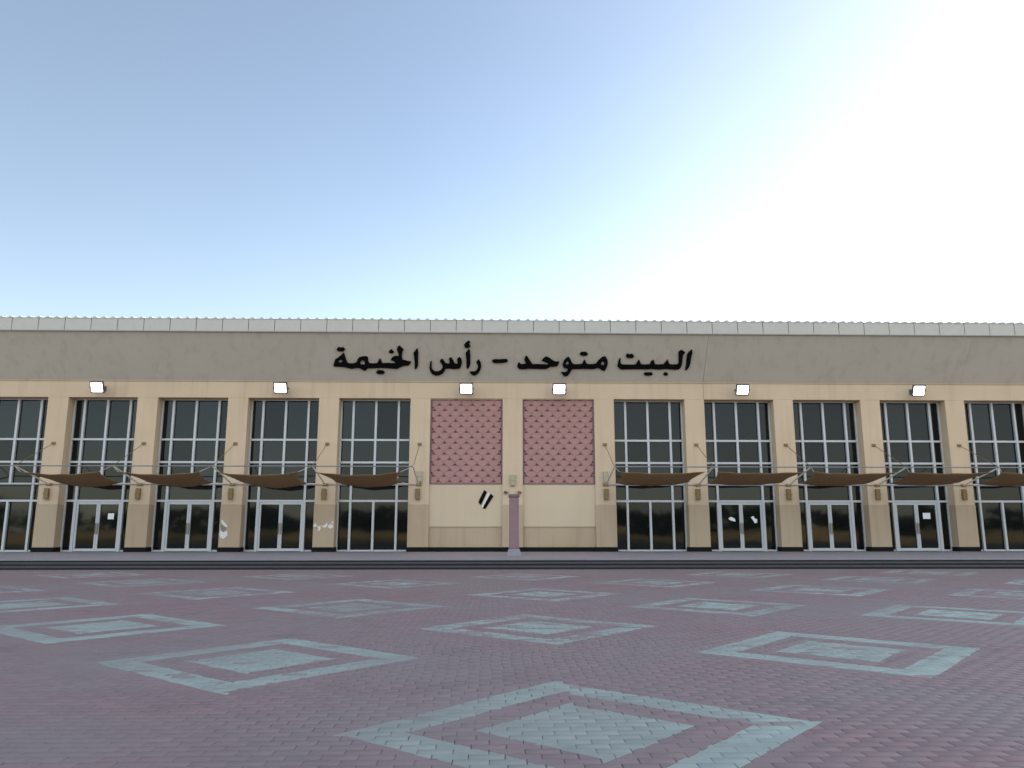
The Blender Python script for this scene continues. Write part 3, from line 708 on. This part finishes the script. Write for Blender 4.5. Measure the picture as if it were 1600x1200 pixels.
for k, lab in sails:
    xl, xr = PXC[k], PXC[k + 1]
    left = k < 7
    # front corners hang on the rail, rear corners near the wall across the opening
    jit = [random.uniform(-.06, .06) for _ in range(8)]
    fl = Vector((xl + .22 + jit[0], FY + .06, FZ - .27)); fr = Vector((xr - .62 + jit[1], FY + .14, FZ - .25))
    bl = Vector((xl + .62 + jit[2], -.62, BZ + .10)); br_ = Vector((xr - .74 + jit[3], -.62, BZ + .05 + jit[4] * .5))
    if not left:
        fl, fr = Vector((xl + .22 + jit[0], FY + .12, FZ - .22)), Vector((xr - .35 + jit[1], FY + .08, FZ - .22))
        bl, br_ = Vector((xl + .40 + jit[2], -.5, BZ + .06)), Vector((xr - .62 + jit[3], -.62, BZ + .10))
    sag = (.27 if left else .12) * random.uniform(.8, 1.25)
    t = thing('shade_sail', lab, 'shade sail', (0, 0, 0), SG)
    bm = bmesh.new(); top, bot = [], []
    for j in range(NV + 1):
        v = j / NV; rt, rb = [], []
        for i in range(NU + 1):
            u = i / NU
            p = fl.lerp(fr, u).lerp(bl.lerp(br_, u), v)
            hang = 4 * u * (1 - u)
            p.z -= hang * (sag * (.55 + .45 * v)) + .06 * 4 * v * (1 - v) * (.4 + .6 * hang)
            p.z += .012 * math.sin(u * 19 + k * 2 + v * 5)
            inset = .16 * 4 * v * (1 - v) * (1 - 2 * u); p.x += inset * (1 if abs(u - .5) > .3 else .6)
            rt.append(bm.verts.new(p + Vector((0, 0, .006)))); rb.append(bm.verts.new(p - Vector((0, 0, .006))))
        top.append(rt); bot.append(rb)
    for j in range(NV):
        for i in range(NU):
            bm.faces.new((top[j][i], top[j][i + 1], top[j + 1][i + 1], top[j + 1][i])); bm.faces.new((bot[j][i], bot[j + 1][i], bot[j + 1][i + 1], bot[j][i + 1]))
    for j in range(NV):
        bm.faces.new((top[j][0], top[j + 1][0], bot[j + 1][0], bot[j][0])); bm.faces.new((top[j][NU], bot[j][NU], bot[j + 1][NU], top[j + 1][NU]))
    for i in range(NU):
        bm.faces.new((top[0][i], bot[0][i], bot[0][i + 1], top[0][i + 1])); bm.faces.new((top[NV][i], top[NV][i + 1], bot[NV][i + 1], bot[NV][i]))
    cl = bm_obj('cloth', bm, M['sail'], t, smooth=True)
    for p, q in ((fl, (xl, FY, FZ)), (fr, (xr, FY, FZ)), (bl, (xl, -.05, BZ)), (br_, (xr, -.05, BZ))):
        tube('rope', p, q, .012, M['pale_steel'], t, 5)

# ------------------------------------------------------------ stone pillar on the terrace
px, py = -0.08, -5.65
pil = thing('stone_pillar', 'mauve stone pillar with dark cap standing before the middle pilaster', 'pillar', (px, py, TZ))
bm = bmesh.new(); add_box(bm, -.205, .205, -.205, .205, .28, 2.42, .02); bm_obj('shaft', bm, M['pinkstone'], pil)
for x in (-.10, 0.10):
    box('fluting', x - .035, x + .035, -.222, -.20, .34, 2.36, M['pinkstone'], pil, .006)
bm = bmesh.new(); add_box(bm, -.235, .235, -.235, .235, 2.42, 2.56, .03); bm_obj('cap', bm, M['pinkdark'], pil)
bm = bmesh.new()
A = [bm.verts.new((x * .33, y * .33, 0)) for x, y in ((-1, -1), (1, -1), (1, 1), (-1, 1))]
B = [bm.verts.new((x * .22, y * .22, .28)) for x, y in ((-1, -1), (1, -1), (1, 1), (-1, 1))]
for j in range(4): bm.faces.new((A[j], A[(j + 1) % 4], B[(j + 1) % 4], B[j]))
bm.faces.new(A[::-1]); bm.faces.new(B); bm_obj('foot', bm, M['greystone'], pil)
for sx, nm, lab in ((-.36, 'left', 'small dark spotlight on the middle pilaster, left of the mauve pillar top'), (.33, 'right', 'small dark spotlight on the middle pilaster, right of the mauve pillar top')):
    t = thing('spotlight', lab, 'spotlight', (sx, 0, 3.24), 'small spotlights beside the mauve pillar top')
    bm = bmesh.new(); add_tube(bm, (0, 0, 0), (0, -.14, 0), .025); bm_obj('arm', bm, M['bronze'], t)
    bm = bmesh.new(); add_tube(bm, (-.06, -.14, .03), (.07, -.20, -.03), .06, 10, .075); bm_obj('lamp_head', bm, M['bronze' if sx > 0 else 'housing'], t)
t = tag(box('cover_plate', -.17, .15, -.05, -.005, 3.10, 3.36, M['panel'], None, .01), 'pale cover plate on the middle pilaster just above the mauve pillar', 'cover plate')

# ------------------------------------------------------------ notices on doors, marks on pilasters
def notice(x0, x1, z0, z1, lab, nm='notice'):
    return tag(box(nm, x0, x1, GY - .024, GY - .020, z0, z1, M['white']), lab, nm)
notice(-20.17, -19.87, 1.93, 2.22, 'square white paper notice taped inside the leftmost double door')
notice(20.98, 21.36, 1.96, 2.26, 'square white paper notice taped on the rightmost double door')
def sticker(pts, lab):
    t = thing('sticker', lab, 'sticker', (0, GY - .02, 0)); wall_poly('paper', pts, M['white'], t, .004); return t
sticker([(10.98, 2.0), (11.12, 2.06), (11.3, 1.97), (11.33, 1.82), (11.22, 1.84), (11.1, 1.87), (11.0, 1.92)], 'small torn white sticker on the left leaf of its double door')
sticker([(12.12, 2.04), (12.26, 2.10), (12.32, 1.97), (12.44, 1.95), (12.43, 1.76), (12.30, 1.74), (12.24, 1.86)], 'small torn white sticker on the right leaf of its double door')
t = thing('torn_poster', 'torn white and grey poster remains low on the third pilaster from the left', 'poster', (0, -.018, 0))
wall_poly('paper', [(-14.34, 1.86), (-14.26, 1.88), (-14.10, 1.70), (-14.02, 1.62), (-14.05, 1.52), (-14.18, 1.60), (-14.30, 1.72)], M['paint'], t, .004)
wall_poly('paper', [(-14.36, 1.40), (-14.20, 1.28), (-14.02, 1.36), (-13.98, 1.16), (-14.14, .98), (-14.30, 1.02), (-14.38, 1.16)], M['paint'], t, .004)
wall_poly('grey_paper', [(-14.36, 1.70), (-14.22, 1.62), (-14.08, 1.56), (-14.06, 1.44), (-14.20, 1.30), (-14.30, 1.42)], M['greypaint'], t, .004, .003)
t = thing('white_scribble', 'white painted scribble across the fourth pilaster from the left', 'graffiti', (0, -.018, 0))
X0 = -9.80
for pts in ([(0, 1.66), (.10, 1.72), (.16, 1.62), (.08, 1.55), (-.02, 1.57)], [(.16, 1.58), (.30, 1.60), (.36, 1.50), (.30, 1.38), (.20, 1.36), (.24, 1.48)],
            [(.32, 1.63), (.45, 1.60), (.56, 1.66), (.64, 1.78), (.68, 1.64), (.60, 1.53), (.48, 1.52)], [(.70, 1.60), (.82, 1.70), (.96, 1.62), (.94, 1.50), (.80, 1.47), (.72, 1.52)], [(.86, 1.78), (.93, 1.84), (.98, 1.76), (.92, 1.72)]):
    wall_poly('paint_stroke', [(X0 + x, z) for x, z in pts], M['paint'], t, .004)

# ------------------------------------------------------------ far trees behind the viewer (seen mirrored in the glass)
bm = bmesh.new(); bt = bmesh.new()
for k in range(36):
    ox, oy = -120 + k * 6.8 + random.uniform(-2, 2), random.uniform(-130, -112); sz = random.uniform(.8, 1.25); sx = sz * 1.9
    for q in ((0.1, 0, 2.2), (1.3, .3, 3.6), (-1.1, -.4, 3.5)):
        add_tube(bt, (ox, oy, -.1) if q[0] == .1 else (ox, oy, 1.6 * sz), (ox + q[0] * sx, oy + q[1], q[2] * sz), .16, 6, .06)
    for c in range(24):
        cc = Vector((random.gauss(0, 1.4), random.gauss(0, 1.2), random.uniform(.5, 4.8)))
        for l_ in range(40):
            p = cc + Vector((random.gauss(0, .45), random.gauss(0, .45), random.gauss(0, .32)))
            p = Vector((ox + p.x * sx, oy + p.y * sx, p.z * sz))
            a = Vector((random.gauss(0, 1), random.gauss(0, 1), random.gauss(0, 1))).normalized() * .5; b = a.orthogonal().normalized() * .34
            bm.faces.new([bm.verts.new(q) for q in (p - a, p + b, p + a, p - b)])
me = bpy.data.meshes.new('distant_wood'); bm.to_mesh(me); bm.free()
wood = link_mesh('distant_wood', me, M['leaf']); wood['kind'] = 'stuff'
tw = bm_obj('trunks', bt, M['bark'], wood); tw['kind'] = 'stuff'
